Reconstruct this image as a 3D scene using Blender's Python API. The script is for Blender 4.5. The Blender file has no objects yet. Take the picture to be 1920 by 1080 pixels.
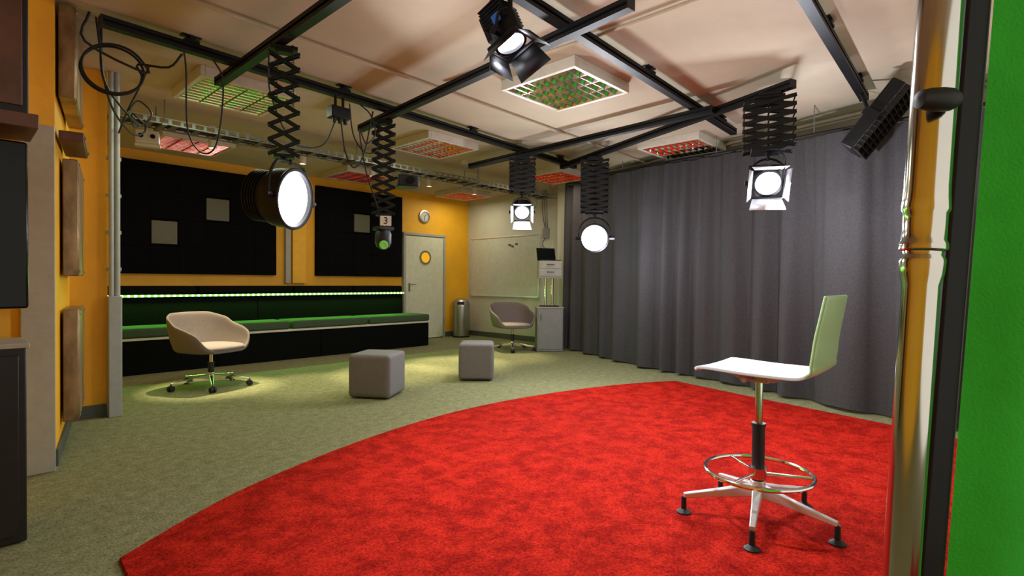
import bpy, bmesh, math, random
from mathutils import Vector, Matrix
random.seed(4)
sc=bpy.context.scene
try:
    sc.view_settings.view_transform='Standard'
except Exception: pass
pi=math.pi
# ------------------------------------------------------------------ materials
def M(name,col,rough=.6,metal=0.,noise=None,bump=None,emit=0.,ecol=None,stretch=None,spec=None,col2=None):
    m=bpy.data.materials.new(name); m.use_nodes=True
    nt=m.node_tree; b=nt.nodes['Principled BSDF']
    c=(col[0],col[1],col[2],1)
    b.inputs['Base Color'].default_value=c
    b.inputs['Roughness'].default_value=rough
    b.inputs['Metallic'].default_value=metal
    if spec is not None: b.inputs['Specular IOR Level'].default_value=spec
    tc=nt.nodes.new('ShaderNodeTexCoord')
    mp=nt.nodes.new('ShaderNodeMapping'); nt.links.new(tc.outputs['Object'],mp.inputs[0])
    if stretch: mp.inputs['Scale'].default_value=stretch
    if noise is None: noise=(12,.06)
    n=nt.nodes.new('ShaderNodeTexNoise'); n.inputs['Scale'].default_value=noise[0]; n.inputs['Detail'].default_value=4
    n.inputs['Roughness'].default_value=.65
    nt.links.new(mp.outputs[0],n.inputs['Vector'])
    r=nt.nodes.new('ShaderNodeValToRGB'); a=noise[1]
    r.color_ramp.elements[0].position=.35; r.color_ramp.elements[1].position=.65
    lo=[max(0,x*(1-a)) for x in col]; hi=[min(1,x*(1+a)) for x in (col2 or col)]
    r.color_ramp.elements[0].color=(*lo,1); r.color_ramp.elements[1].color=(*hi,1)
    nt.links.new(n.outputs['Fac'],r.inputs[0]); nt.links.new(r.outputs[0],b.inputs['Base Color'])
    if bump:
        n2=nt.nodes.new('ShaderNodeTexNoise'); n2.inputs['Scale'].default_value=bump[0]; n2.inputs['Detail'].default_value=3
        nt.links.new(mp.outputs[0],n2.inputs['Vector'])
        bp=nt.nodes.new('ShaderNodeBump'); bp.inputs['Strength'].default_value=bump[1]; bp.inputs['Distance'].default_value=.01
        nt.links.new(n2.outputs['Fac'],bp.inputs['Height']); nt.links.new(bp.outputs[0],b.inputs['Normal'])
    if emit:
        b.inputs['Emission Color'].default_value=(*(ecol or col),1); b.inputs['Emission Strength'].default_value=emit
    return m

def carpet(name,c1,c2,c3,s_big,s_fine,bump,dist=.008,fr=(.36,.6),lo=.36,hi=.64):
    m=bpy.data.materials.new(name); m.use_nodes=True; nt=m.node_tree; b=nt.nodes['Principled BSDF']
    b.inputs['Roughness'].default_value=.95; b.inputs['Specular IOR Level'].default_value=.05
    tc=nt.nodes.new('ShaderNodeTexCoord')
    n=nt.nodes.new('ShaderNodeTexNoise'); n.inputs['Scale'].default_value=s_big; n.inputs['Detail'].default_value=9; n.inputs['Roughness'].default_value=.78
    f=nt.nodes.new('ShaderNodeTexNoise'); f.inputs['Scale'].default_value=s_fine; f.inputs['Detail'].default_value=5; f.inputs['Roughness'].default_value=.7
    for x in (n,f): nt.links.new(tc.outputs['Object'],x.inputs['Vector'])
    r=nt.nodes.new('ShaderNodeValToRGB'); e=r.color_ramp.elements
    e[0].position=lo; e[0].color=(*c1,1); e[1].position=hi; e[1].color=(*c2,1)
    r2=nt.nodes.new('ShaderNodeValToRGB'); e=r2.color_ramp.elements
    e[0].position=fr[0]; e[0].color=(*c3,1); e[1].position=fr[1]; e[1].color=(1,1,1,1)
    nt.links.new(n.outputs['Fac'],r.inputs[0]); nt.links.new(f.outputs['Fac'],r2.inputs[0])
    mx=nt.nodes.new('ShaderNodeMix'); mx.data_type='RGBA'; mx.blend_type='MULTIPLY'; mx.inputs[0].default_value=1
    nt.links.new(r.outputs[0],mx.inputs[6]); nt.links.new(r2.outputs[0],mx.inputs[7]); nt.links.new(mx.outputs[2],b.inputs['Base Color'])
    bp=nt.nodes.new('ShaderNodeBump'); bp.inputs['Strength'].default_value=bump; bp.inputs['Distance'].default_value=dist
    nt.links.new(f.outputs['Fac'],bp.inputs['Height']); nt.links.new(bp.outputs[0],b.inputs['Normal'])
    return m

m_floor=carpet('olive_carpet',(.19,.19,.09),(.33,.33,.18),(.42,.42,.40),16,95,.35,.005)
m_rug=carpet('red_pile',(.34,.008,.004),(.60,.022,.010),(.40,.30,.30),6.5,95,.8,.010,lo=.42,hi=.58)
m_yellow=M('yellow_paint',(.80,.40,.008),.6,noise=(3,.05),bump=(60,.08))
m_ceil=M('ceiling_paint',(.50,.42,.30),.85,noise=(1.3,.07),bump=(40,.08))
m_white=M('white_wall_paint',(.48,.47,.36),.7,noise=(2,.05),bump=(60,.08))
m_trimw=M('pale_trim_paint',(.34,.35,.31),.5)
m_base=M('dark_baseboard',(.07,.08,.06),.5)
m_black=M('black_metal',(.006,.006,.007),.5,.0,spec=.25)
m_blackp=M('black_plastic',(.012,.012,.014),.5,spec=.35)
m_fab=M('black_bench_fabric',(.0045,.005,.0045),.95,noise=(80,.3),bump=(200,.2),spec=.06)
m_cush=M('dark_green_cushion_fabric',(.06,.09,.05),.9,noise=(90,.2),bump=(200,.3),spec=.1)
m_wood=M('pale_plywood_edge',(.62,.57,.45),.5,noise=(10,.1),stretch=(1,8,8))
m_tile=M('black_foam',(.0035,.0035,.004),.95,noise=(50,.2),spec=.08)
m_tileg=M('grey_foam',(.13,.13,.095),.9,noise=(60,.1),bump=(120,.3))
m_curt=M('charcoal_curtain',(.056,.053,.054),.85,noise=(160,.22),bump=(300,.3),stretch=(1,1,.4),spec=.12)
m_chrome=M('chrome',(.75,.73,.70),.12,1.,noise=(5,.03))
m_polem=M('polished_steel',(.58,.56,.52),.13,1.,noise=(5,.05))
m_steel=M('brushed_steel',(.40,.39,.36),.38,1.,noise=(30,.15),stretch=(1,1,12))
m_galv=M('galvanized_steel',(.20,.21,.18),.5,.6,noise=(20,.2))
m_alu=M('satin_aluminium',(.72,.71,.70),.3,.6,noise=(8,.04))
m_chair=M('taupe_wool',(.175,.140,.122),.9,noise=(120,.14),bump=(250,.4))
m_chairin=M('pale_taupe_seat_wool',(.25,.205,.185),.9,noise=(120,.12),bump=(250,.4))
m_pouf=M('grey_pouf_wool',(.175,.165,.16),.9,noise=(140,.2),bump=(260,.4))
m_lam=M('white_laminate',(.70,.72,.80),.35,noise=(6,.02))
m_lam_bounce=M('laminate_green_bounce',(.38,.56,.29),.3,noise=(6,.02))  # white laminate, green bounce light from the screen put into the colour
m_green=M('chroma_green_cloth',(.025,.44,.018),.85,noise=(4,.12),bump=(220,.25))
m_door=M('door_paint',(.62,.62,.46),.45)
m_board=M('whiteboard_enamel',(.50,.51,.40),.22)
m_brown=M('brown_wood',(.09,.035,.015),.45,noise=(6,.3),stretch=(1,8,1))
m_copper=M('bronzed_panel',(.16,.11,.065),.35,.6,noise=(4,.4),stretch=(1,1,.4),col2=(.32,.22,.12))
m_dark=M('dark_cabinet',(.014,.012,.010),.45,noise=(5,.2),spec=.3)
m_gloss=M('black_glass',(.004,.006,.005),.2,spec=.2)
m_grey=M('grey_cabinet_paint',(.20,.20,.19),.45)
m_beige=M('beige_equipment',(.34,.32,.26),.5)
m_whitep=M('white_plastic',(.60,.58,.48),.4)
m_lamp=M('lamp_glow',(1,1,1),.4,emit=12,ecol=(.93,.95,1.))
m_lampb=M('lamp_glow_cool',(1,1,1),.4,emit=22,ecol=(.85,.88,1.))
m_down=M('downlight_glow',(1,.9,.7),.4,emit=5,ecol=(1,.85,.6))
m_red=M('red_knob',(.6,.01,.01),.4)
m_blue=M('blue_sticker',(.02,.15,.6),.5)
m_porth=M('yellow_glass',(.95,.50,.02),.15,emit=.35,ecol=(1,.5,.02))
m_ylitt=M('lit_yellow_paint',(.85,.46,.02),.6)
m_lens=M('lens_green_glass',(.1,.35,.05),.08,emit=.2,ecol=(.4,.9,.15))
m_cone=M('wood_knob',(.1,.05,.03),.4)
m_mir=M('louvre_mirror',(.80,.76,.70),.10,1.)
m_mirg=M('louvre_green_reflection_tint',(.50,.9,.32),.16,1.,noise=(9,.1),col2=(.9,.55,.40))  # green reflections painted into the louvre metal colour
m_mirr=M('louvre_red_reflection_tint',(.95,.24,.17),.18,1.,noise=(9,.1),col2=(.95,.45,.35))  # red carpet reflections painted into the louvre metal colour
m_glowr=M('plate_glow_red',(.9,.4,.35),.4,emit=2.0,ecol=(1,.14,.09))  # glowing back plate, added to imitate red reflections in the louvres
m_glowg=M('plate_glow_green',(.5,.9,.4),.4,emit=1.3,ecol=(.30,1,.16))  # back plate made to glow green in place of reflections
m_glowo=M('plate_glow_orange',(.8,.5,.4),.4,emit=.9,ecol=(1,.22,.14))  # reddish glow put into the back plate, imitates carpet reflections
m_glowp=M('plate_glow_peach',(.8,.65,.6),.4,emit=.6,ecol=(1,.55,.35))  # faint peach glow put into the back plate, imitates pinkish reflections
m_tubd=M('tube_unlit',(.05,.05,.04),.4)
m_led=bpy.data.materials.new('led_strip'); m_led.use_nodes=True
nt=m_led.node_tree; b=nt.nodes['Principled BSDF']; b.inputs['Base Color'].default_value=(.3,.5,.2,1)
tc=nt.nodes.new('ShaderNodeTexCoord'); wv=nt.nodes.new('ShaderNodeTexWave'); wv.inputs['Scale'].default_value=4.5
wv.bands_direction='X'; nt.links.new(tc.outputs['Object'],wv.inputs['Vector'])
rp=nt.nodes.new('ShaderNodeValToRGB'); rp.color_ramp.elements[0].position=.45; rp.color_ramp.elements[0].color=(.10,.35,.04,1)
rp.color_ramp.elements[1].position=.95; rp.color_ramp.elements[1].color=(.85,1,.6,1)
nt.links.new(wv.outputs['Fac'],rp.inputs[0]); nt.links.new(rp.outputs[0],b.inputs['Emission Color']); b.inputs['Emission Strength'].default_value=2.4

# ------------------------------------------------------------------ mesh builder
class MB:
    def __init__(s): s.v=[];s.f=[];s.mi=[];s.M=Matrix.Identity(4);s.cur=0
    def add(s,vs,fs):
        o=len(s.v); s.v+= [tuple(s.M@Vector(p)) for p in vs]
        for f in fs: s.f.append(tuple(i+o for i in f)); s.mi.append(s.cur)
        return s
    def box(s,c,d,rz=0,R=None):
        R=R or Matrix.Rotation(rz,3,'Z'); c=Vector(c)
        vs=[c+R@Vector((x*d[0]/2,y*d[1]/2,z*d[2]/2)) for x in(-1,1) for y in(-1,1) for z in(-1,1)]
        return s.add(vs,[(0,1,3,2),(4,6,7,5),(0,4,5,1),(2,3,7,6),(0,2,6,4),(1,5,7,3)])
    def prism(s,poly,z0,z1):
        n=len(poly); vs=[(x,y,z0) for x,y in poly]+[(x,y,z1) for x,y in poly]
        return s.add(vs,[tuple(range(n))[::-1],tuple(range(n,2*n))]+[(i,(i+1)%n,n+(i+1)%n,n+i) for i in range(n)])
    def cyl(s,p,q,r,r2=None,seg=20):
        p=Vector(p);q=Vector(q);r2=r if r2 is None else r2
        z=(q-p).normalized(); a=Vector((0,0,1)) if abs(z.z)<.9 else Vector((1,0,0))
        x=a.cross(z).normalized(); y=z.cross(x); vs=[]
        for c,rr in((p,r),(q,r2)):
            for i in range(seg):
                t=2*pi*i/seg; vs.append(c+x*math.cos(t)*rr+y*math.sin(t)*rr)
        return s.add(vs,[tuple(range(seg))[::-1],tuple(range(seg,2*seg))]+[(i,(i+1)%seg,seg+(i+1)%seg,seg+i) for i in range(seg)])
    def lathe(s,prof,seg=32,c=(0,0,0),ring=False):
        vs=[]; prof=list(prof)
        n=len(prof)
        for r,z in prof:
            for i in range(seg):
                t=2*pi*i/seg; vs.append((c[0]+r*math.cos(t),c[1]+r*math.sin(t),c[2]+z))
        fs=[]
        for j in range(n if ring else n-1):
            k=(j+1)%n
            for i in range(seg):
                fs.append((j*seg+i,j*seg+(i+1)%seg,k*seg+(i+1)%seg,k*seg+i))
        if not ring: fs.append(tuple(range(seg))[::-1]); fs.append(tuple(range((n-1)*seg,n*seg)))
        return s.add(vs,fs)
    def tube(s,pts,r,seg=8,closed=False):
        P=[Vector(p) for p in pts]; n=len(P); vs=[]; fs=[]; up=None
        for k in range(n):
            if closed: t=(P[(k+1)%n]-P[k-1]).normalized()
            else: t=(P[min(k+1,n-1)]-P[max(k-1,0)]).normalized()
            if up is None:
                a=Vector((0,0,1)) if abs(t.z)<.9 else Vector((1,0,0)); up=t.cross(a).normalized()
            up=(up-t*up.dot(t)).normalized(); w=t.cross(up)
            for i in range(seg):
                a=2*pi*i/seg; vs.append(P[k]+up*math.cos(a)*r+w*math.sin(a)*r)
        m=n if closed else n-1
        for k in range(m):
            for i in range(seg):
                k2=(k+1)%n; fs.append((k*seg+i,k*seg+(i+1)%seg,k2*seg+(i+1)%seg,k2*seg+i))
        if not closed: fs+= [tuple(range(seg))[::-1],tuple(range((n-1)*seg,n*seg))]
        return s.add(vs,fs)
    def grid(s,rows,closed=False):
        n=len(rows);m=len(rows[0]); vs=[p for r in rows for p in r]; fs=[]
        for j in range(n-1):
            for i in range(m if closed else m-1):
                i2=(i+1)%m; fs.append((j*m+i,j*m+i2,(j+1)*m+i2,(j+1)*m+i))
        return s.add(vs,fs)
    def obj(s,name,mats,parent=None,bevel=0,bseg=2,ang=35,solid=0,sub=0,label=None,cat=None,kind=None,group=None,loc=None,smooth=True):
        me=bpy.data.meshes.new(name); me.from_pydata(s.v,[],s.f)
        if not isinstance(mats,(list,tuple)): mats=[mats]
        for m in mats: me.materials.append(m)
        me.polygons.foreach_set('material_index',s.mi)
        me.update()
        bm=bmesh.new(); bm.from_mesh(me); bmesh.ops.recalc_face_normals(bm,faces=bm.faces); bm.to_mesh(me); bm.free()
        if smooth:
            me.polygons.foreach_set('use_smooth',[True]*len(me.polygons))
            me.set_sharp_from_angle(angle=math.radians(ang))
        o=bpy.data.objects.new(name,me); sc.collection.objects.link(o)
        if loc: o.location=loc
        if solid:
            d=o.modifiers.new('s','SOLIDIFY'); d.thickness=solid; d.offset=0
        if bevel:
            d=o.modifiers.new('b','BEVEL'); d.width=bevel; d.segments=bseg; d.limit_method='ANGLE'; d.angle_limit=math.radians(40)
        if sub:
            d=o.modifiers.new('u','SUBSURF'); d.levels=sub; d.render_levels=sub
        if parent: o.parent=parent
        tag(o,label,cat,kind,group)
        return o
def tag(o,label=None,cat=None,kind=None,group=None):
    if label: o['label']=label
    if cat: o['category']=cat
    if kind: o['kind']=kind
    if group: o['group']=group
def thing(name,label,cat,loc=(0,0,0),rz=0,group=None):
    e=bpy.data.objects.new(name,None); e.empty_display_size=.1; e.location=loc; e.rotation_euler=(0,0,rz)
    sc.collection.objects.link(e); tag(e,label,cat,None,group); return e
def orient(n,loc=(0,0,0)):
    z=Vector(n).normalized(); x=Vector((0,0,1)).cross(z).normalized(); y=z.cross(x)
    m=Matrix((x,y,z)).transposed().to_4x4(); m.translation=Vector(loc); return m
def arc(c,r,a0,a1,n,ax='xy'):
    out=[]
    for i in range(n+1):
        a=a0+(a1-a0)*i/n; u,v=math.cos(a)*r,math.sin(a)*r
        out.append({'xy':(c[0]+u,c[1]+v,c[2]),'xz':(c[0]+u,c[1],c[2]+v),'yz':(c[0],c[1]+u,c[2]+v)}[ax])
    return out
def catmull(pts,n=8):
    P=[Vector(p) for p in pts]; P=[2*P[0]-P[1]]+P+[2*P[-1]-P[-2]]; out=[]
    for i in range(1,len(P)-2):
        for k in range(n):
            t=k/n; a,b,c,d=P[i-1],P[i],P[i+1],P[i+2]
            out.append(.5*((2*b)+(c-a)*t+(2*a-5*b+4*c-d)*t*t+(3*b-a-3*c+d)*t**3))
    out.append(P[-2]); return out

H=2.8
# ------------------------------------------------------------------ room shell
S=dict(kind='structure')
MB().box((3.0,3.2,-.05),(9.2,10.6,.1)).obj('floor',m_floor,**S)
MB().box((3.0,3.2,H+.05),(9.2,10.6,.1)).obj('ceiling',m_ceil,**S)
MB().box((4.2,8.38,H/2),(6.9,.12,H)).obj('wall_back',m_yellow,**S)
MB().box((7.54,3.2,H/2),(.12,10.4,H)).obj('wall_right',m_white,**S)
MB().box((-1.4,.68,H/2),(.12,5.4,H)).obj('unseen_wall_side',m_yellow,**S)  # unseen wall, added to put yellow streaks in the pole reflections
MB().prism([(-1.4,3.38),(.2,3.38),(.2,4.1),(.44,4.15),(.66,5.4),(.90,5.4),(.93,8.32),(.93,8.42),(-1.4,8.42)],0,H).obj('wall_left',m_yellow,**S)
MB().box((7.13,8.31,.05),(.62,.02,.10)).obj('baseboard_back',m_base,**S)
MB().box((7.47,6.9,.05),(.02,2.75,.10)).obj('baseboard_right',m_base,**S)
MB().prism([(.441,4.15),(.453,4.15),(.675,5.385),(.9,5.385),(.9,5.399),(.661,5.399)],0,.10).obj('baseboard_left',m_base,**S)
t=MB(); t.box((.355,4.09,1.0),(.15,.09,2.0)); t.obj('trim_1',m_trimw,bevel=.005,**S)
t=MB(); t.box((.935,5.35,.49),(.09,.11,.98)); t.cyl((.915,5.34,.98),(.915,5.34,H),.018); t.cyl((.955,5.35,.98),(.955,5.35,H),.022)
for z in (1.2,1.5,1.8,2.1): t.box((.935,5.36,z),(.10,.03,.03))
t.obj('trim_2',m_trimw,bevel=.004,**S)
t=MB(); t.box((7.38,5.66,H/2),(.20,.26,H)); t.obj('trim_3',m_white,bevel=.004,**S)
t=MB(); t.box((3.66,8.29,1.93),(.08,.07,1.72)); t.obj('trim_4',m_trimw,bevel=.003,**S)
t=MB(); t.box((3.84,8.29,1.93),(.22,.07,1.72)); t.obj('trim_5',m_ylitt,bevel=.003,**S)
t=MB(); t.tube([(.2,3.55,H-.02),(7.4,3.75,H-.02)],.012); t.obj('trim_6',m_ceil,**S)
t=MB(); t.tube([(7.05,5.55,H-.02),(6.82,4.54,H-.02),(6.06,1.14,H-.02),(5.75,-.2,H-.02)],.018); t.obj('trim_7',m_ceil,**S)
t=MB(); t.tube([(7.17,5.55,H-.02),(6.94,4.54,H-.02),(6.18,1.14,H-.02),(5.87,-.2,H-.02)],.013); t.obj('trim_10',m_ceil,**S)
t=MB(); t.tube([(3.0,.3,H-.02),(3.0,2.0,H-.02),(2.9,3.5,H-.02)],.011); t.obj('trim_8',m_ceil,**S)
d=MB()
for x in (5.845,6.795): d.box((x,8.285,1.0),(.05,.07,2.0))
d.box((6.32,8.285,2.005),(1.0,.07,.05)); d.obj('trim_9',m_trimw,bevel=.004,**S)
door=thing('door_1',None,None,(6.32,8.285,0)); door['kind']='structure'
t=MB(); t.box((0,0,.99),(.89,.05,1.95)); t.obj('door_leaf',m_door,door,bevel=.004)
RX=Matrix.Rotation(pi/2,4,'X')
t=MB(); t.M=Matrix.Translation((0,-.025,1.57))@RX; t.lathe([(.10,-.002),(.135,-.002),(.135,.014),(.10,.014)],40,ring=True); t.obj('porthole_ring',m_steel,door)
t=MB(); t.M=Matrix.Translation((0,-.025,1.57))@RX; t.lathe([(.001,0),(.105,0),(.105,.008),(.001,.008)],40); t.obj('porthole_glass',m_porth,door)
t=MB(); t.box((-.37,-.03,1.0),(.035,.01,.16)); t.tube([(-.37,-.03,1.05),(-.37,-.08,1.05),(-.26,-.08,1.05)],.009); t.obj('door_handle',m_steel,door)
for z in (.35,1.0,1.65):
    t=MB(); t.cyl((.452,-.035,z-.04),(.452,-.035,z+.04),.009,seg=10); t.obj('door_hinge',m_steel,door)

# ------------------------------------------------------------------ rug
pts=[(.466,2.58),(.83,2.83),(1.215,3.03),(1.9,3.27),(2.64,3.42),(3.3,3.45),(3.91,3.39),(4.45,3.28),(4.95,3.13),(5.34,2.96),(5.66,2.78)]
poly=[(p.x,p.y) for p in catmull([(a,b,0) for a,b in pts],5)]
poly+=[(5.40,1.8),(5.14,.705),(4.95,0),(4.8,-1.2),(.30,-1.2),(.36,0),(.42,1.5)]
t=MB(); t.prism(poly[::-1],0,.014)
t.obj('carpet',m_rug,label='bright red plush carpet with curved edge on olive floor',cat='carpet',bevel=.004)

# ------------------------------------------------------------------ acoustic wall panels
def wallpanel(x0,x1,z0,z1,light,label):
    e=thing('acoustic_panel',label,'wall panel',((x0+x1)/2,8.32,z0),group='black acoustic panels on yellow wall')
    t=MB(); w=x1-x0; t.box((0,-.015,(z1-z0)/2),(w,.028,z1-z0)); t.obj('panel_board',m_tile,e)
    nx=round(w/.325); nz=4; tw=w/nx; th=(z1-z0)/nz; t=MB()
    for i in range(nx):
        for j in range(nz):
            if (i,j) in light: continue
            t.box((-w/2+(i+.5)*tw,-.048-.003*((i*7+j*5)%3),(j+.5)*th),(tw-.002,.045,th-.002))
    t.obj('foam_tiles',m_tile,e,bevel=.003)
    for (i,j) in light:
        t=MB(); t.box((-w/2+(i+.5)*tw,-.048,(j+.5)*th),(tw-.03,.045,th-.06)); t.obj('grey_tile',m_tileg,e,bevel=.008,label='pale grey foam tile')
wallpanel(1.5,3.47,1.19,2.66,[(3,2),(1,1)],'large black foam acoustic panel with two grey tiles on yellow wall')
wallpanel(4.12,5.78,1.19,2.66,[(2,2)],'black foam acoustic panel with one grey tile beside the door')

# ------------------------------------------------------------------ tiered bench
b=thing('tiered_bench','long black two-tier seating bench with pale plywood edge','bench',(3.37,7.4,0))
for x0,x1 in((-2.4,-1.0),(-1.0,.4),(.4,2.38)):
    t=MB(); t.box(((x0+x1)/2,.25,.20),(x1-x0-.008,.5,.40)); t.obj('lower_base',m_fab,b,bevel=.006)
t=MB(); t.box((-.01,.245,.415),(4.8,.53,.03)); t.obj('seat_board',m_wood,b,bevel=.003)
for x0,x1 in((-2.4,-.3),(-.3,2.2)):
    t=MB(); t.box(((x0+x1)/2,.70,.44),(x1-x0-.008,.36,.88)); t.obj('upper_base',m_fab,b,bevel=.006)
t=MB(); t.box((-.1,.69,.905),(4.6,.42,.03)); t.obj('upper_board',m_fab,b,bevel=.003)
t=MB(); t.box((-.1,.472,.905),(4.58,.012,.028)); t.obj('led_strip',m_led,b,label='green glowing LED light strip')
def cushion(x0,x1,y0,y1,z0,z1,mat,lab,grp):
    t=MB(); t.box((0,0,(z1-z0)/2),(x1-x0,y1-y0,z1-z0))
    t.obj('bench_cushion',mat,bevel=.03,bseg=4,label=lab,cat='cushion',group=grp,loc=((x0+x1)/2,(y0+y1)/2,z0))
for x0,x1 in((1.0,1.95),(1.97,3.29),(3.33,4.53),(4.56,5.74)):
    cushion(x0,x1,7.36,7.89,.431,.545,m_cush,'dark flat seat cushion glowing green under LED strip','cushions on lower bench tier')
for x0,x1 in((1.0,2.28),(2.30,3.58),(3.60,4.58),(4.60,5.55)):
    cushion(x0,x1,7.9,8.24,.921,1.03,m_fab,'black flat seat cushion on upper bench tier','cushions on upper bench tier')

# ------------------------------------------------------------------ clock
c=thing('wall_clock','small round white wall clock above the door','clock',(6.33,8.32,2.36))
t=MB(); t.M=RX; t.lathe([(.10,0),(.125,0),(.125,.03),(.10,.035)],40,ring=True); t.obj('clock_rim',m_steel,c)
t=MB(); t.M=RX; t.lathe([(.001,.002),(.102,.002),(.102,.02),(.001,.02)],40); t.M=Matrix.Identity(4); t.cur=1
for i in range(12):
    a=i*pi/6; t.box((math.sin(a)*.085,-.021,math.cos(a)*.085),(.007,.003,.02),R=Matrix.Rotation(a,3,'Y'))
t.obj('clock_face',[m_whitep,m_blackp],c)
t=MB(); t.box((.018,-.024,.018),(.010,.003,.06),R=Matrix.Rotation(pi/4,3,'Y')); t.obj('hour_hand',m_blackp,c)
t=MB(); t.box((0,-.027,-.03),(.008,.003,.08)); t.obj('minute_hand',m_blackp,c)

# ------------------------------------------------------------------ trash can
c=thing('trash_can','tall polished steel trash can with domed lid by corner','trash can',(7.08,8.07,0))
t=MB(); t.lathe([(.13,0),(.165,.0),(.168,.03),(.168,.60),(.16,.61)],40); t.obj('bin_body',m_steel,c)
t=MB(); t.lathe([(.173,.60),(.173,.64),(.16,.70),(.12,.75),(.06,.775),(.005,.78)],40); t.obj('bin_lid',m_steel,c)
t=MB(); t.lathe([(.172,0),(.172,.03),(.16,.035)],40); t.obj('bin_foot_ring',m_blackp,c)
t=MB(); t.M=Matrix.Translation((-.11,-.11,.68))@Matrix.Rotation(-pi/4,4,'Z'); t.box((0,0,0),(.14,.03,.06)); t.obj('bin_flap',m_blackp,c,bevel=.005)

# ------------------------------------------------------------------ whiteboard
c=thing('whiteboard','wide white marker board with thin metal frame on pale wall','whiteboard',(7.48,7.28,.83))
t=MB(); t.box((-.01,0,.58),(.016,1.80,1.14)); t.obj('board_surface',m_board,c)
t=MB()
for z in(0,1.16): t.box((-.015,0,z),(.028,1.86,.025))
for y in(-.92,.92): t.box((-.015,y,.58),(.028,.025,1.18))
t.obj('board_frame',m_alu,c,bevel=.003)
for y,z in((.1,1.05),(.05,1.02),(-.02,1.06)):
    t=MB(); t.box((0,0,0),(.012,.06,.035)); t.obj('board_magnet',m_cone,bevel=.004,label='small brown magnet stuck on the marker board',cat='magnet',group='magnets on the marker board',loc=(7.456,6.95+y*1.5,z*.95+.83))

# ------------------------------------------------------------------ swivel armchairs
def star(e,r,zhub,zend,n,rot,mat,foot):
    t=MB()
    for i in range(n):
        a=rot+i*2*pi/n; u=Vector((math.cos(a),math.sin(a),0)); w=Vector((-u.y,u.x,0))
        rows=[]
        for s,hw,hz in((.03,.022,.028),(.5*r,.016,.018),(r,.012,.011)):
            z=zhub+(zend-zhub)*(s/r)
            c=u*s+Vector((0,0,z)); rows.append([c+w*hw+Vector((0,0,hz)),c-w*hw+Vector((0,0,hz)),c-w*hw-Vector((0,0,hz)),c+w*hw-Vector((0,0,hz))])
        t.grid(rows,True); t.add(rows[-1],[(0,1,2,3)])
    t.cyl((0,0,zhub-.035),(0,0,zhub+.045),.034)
    t.obj('star_base',mat,e,bevel=.004)
    for i in range(n):
        a=rot+i*2*pi/n; p=Vector((math.cos(a)*r,math.sin(a)*r,0)); t=MB()
        if foot=='caster':
            w=Vector((-math.sin(a+.5),math.cos(a+.5),0)); q=p+Vector((0,0,.029))
            t.cyl(q-w*.026,q-w*.006,.028); t.cyl(q+w*.006,q+w*.026,.028); t.cyl(q-w*.03,q+w*.03,.008)
            t.box(q+Vector((0,0,.018)),(.03,.03,.025)); t.cyl(q,p+Vector((0,0,zend)),.008)
            t.obj('caster',m_blackp,e,bevel=.002)
        else:
            t.lathe([(.034,0),(.034,.006),(.022,.014),(.013,.02),(.012,zend-.005)],20,c=p); t.obj('foot_glide',m_blackp,e)
def armchair(loc,rz,label,br=.3):
    e=thing('swivel_armchair',label,'chair',loc,rz,group='taupe upholstered swivel armchairs')
    star(e,.37,.11,.075,5,br,m_chrome,'caster')
    t=MB(); t.cyl((0,0,.10),(0,0,.26),.030); t.obj('gas_column',m_blackp,e)
    t=MB(); t.cyl((0,0,.25),(0,0,.37),.018); t.box((0,0,.365),(.20,.16,.025)); t.obj('seat_stem',m_chrome,e,bevel=.004)
    N=64; rows=[]
    def Hh(a):
        d=math.degrees(abs(a))
        K=[(0,.385),(35,.38),(60,.33),(85,.255),(108,.22),(124,.175),(138,.05),(150,.0),(180,0)]
        for (a0,h0),(a1,h1) in zip(K,K[1:]):
            if a0<=d<=a1:
                s=(d-a0)/(a1-a0); s=s*s*(3-2*s) if h0-h1>.06 else s; return h0+(h1-h0)*s
        return 0
    for v in [0,.25,.5,.75,.9,1.0,1.12,1.3,1.55,1.8,2.0]:
        row=[]
        for i in range(N):
            a=-pi+2*pi*i/N; h=Hh(a)
            sx=.295; sy=.27
            if v<=1: rr=v; z=.375+.05*max(0,v-.7)**1*1.2*(1 if h>.02 else .4)
            else:
                k=v-1; rr=1+.10*math.sin(min(1,k*1.6)*pi/2)*min(1,h/.1)+.06*k*min(1,h/.15); z=.393+h*k
            ca,sa=math.cos(a),math.sin(a)
            p=3.0; q=(abs(ca)**p+abs(sa)**p)**(-1/p)
            row.append((sa*q*sx*rr, ca*q*sy*rr+(.035*(v-1)*h/.37 if v>1 else 0), z))
        rows.append(row)
    t=MB(); t.grid(rows,True); t.obj('bucket_shell',m_chair,e,solid=.024,sub=1,ang=180)
    t=MB(); rows=[]
    for rr,z in((.01,.455),(.5,.455),(.8,.45),(.93,.435),(.965,.415),(.93,.395),(.01,.39)):
        row=[]
        for i in range(48):
            a=2*pi*i/48; ca,sa=math.cos(a),math.sin(a); q=(abs(ca)**3.2+abs(sa)**3.2)**(-1/3.2)
            row.append((sa*q*.29*rr,ca*q*.28*rr-.02,z))
        rows.append(row)
    t.grid(rows,True); t.obj('seat_cushion',m_chairin,e,sub=1,ang=180,label='pale taupe seat cushion')
    return e
armchair((1.89,6.10,0),.38,'taupe upholstered bucket swivel armchair on casters before the bench')
armchair((6.33,5.95,0),-.45,'taupe upholstered bucket swivel armchair beside the grey drawer cabinet',.6)

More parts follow.
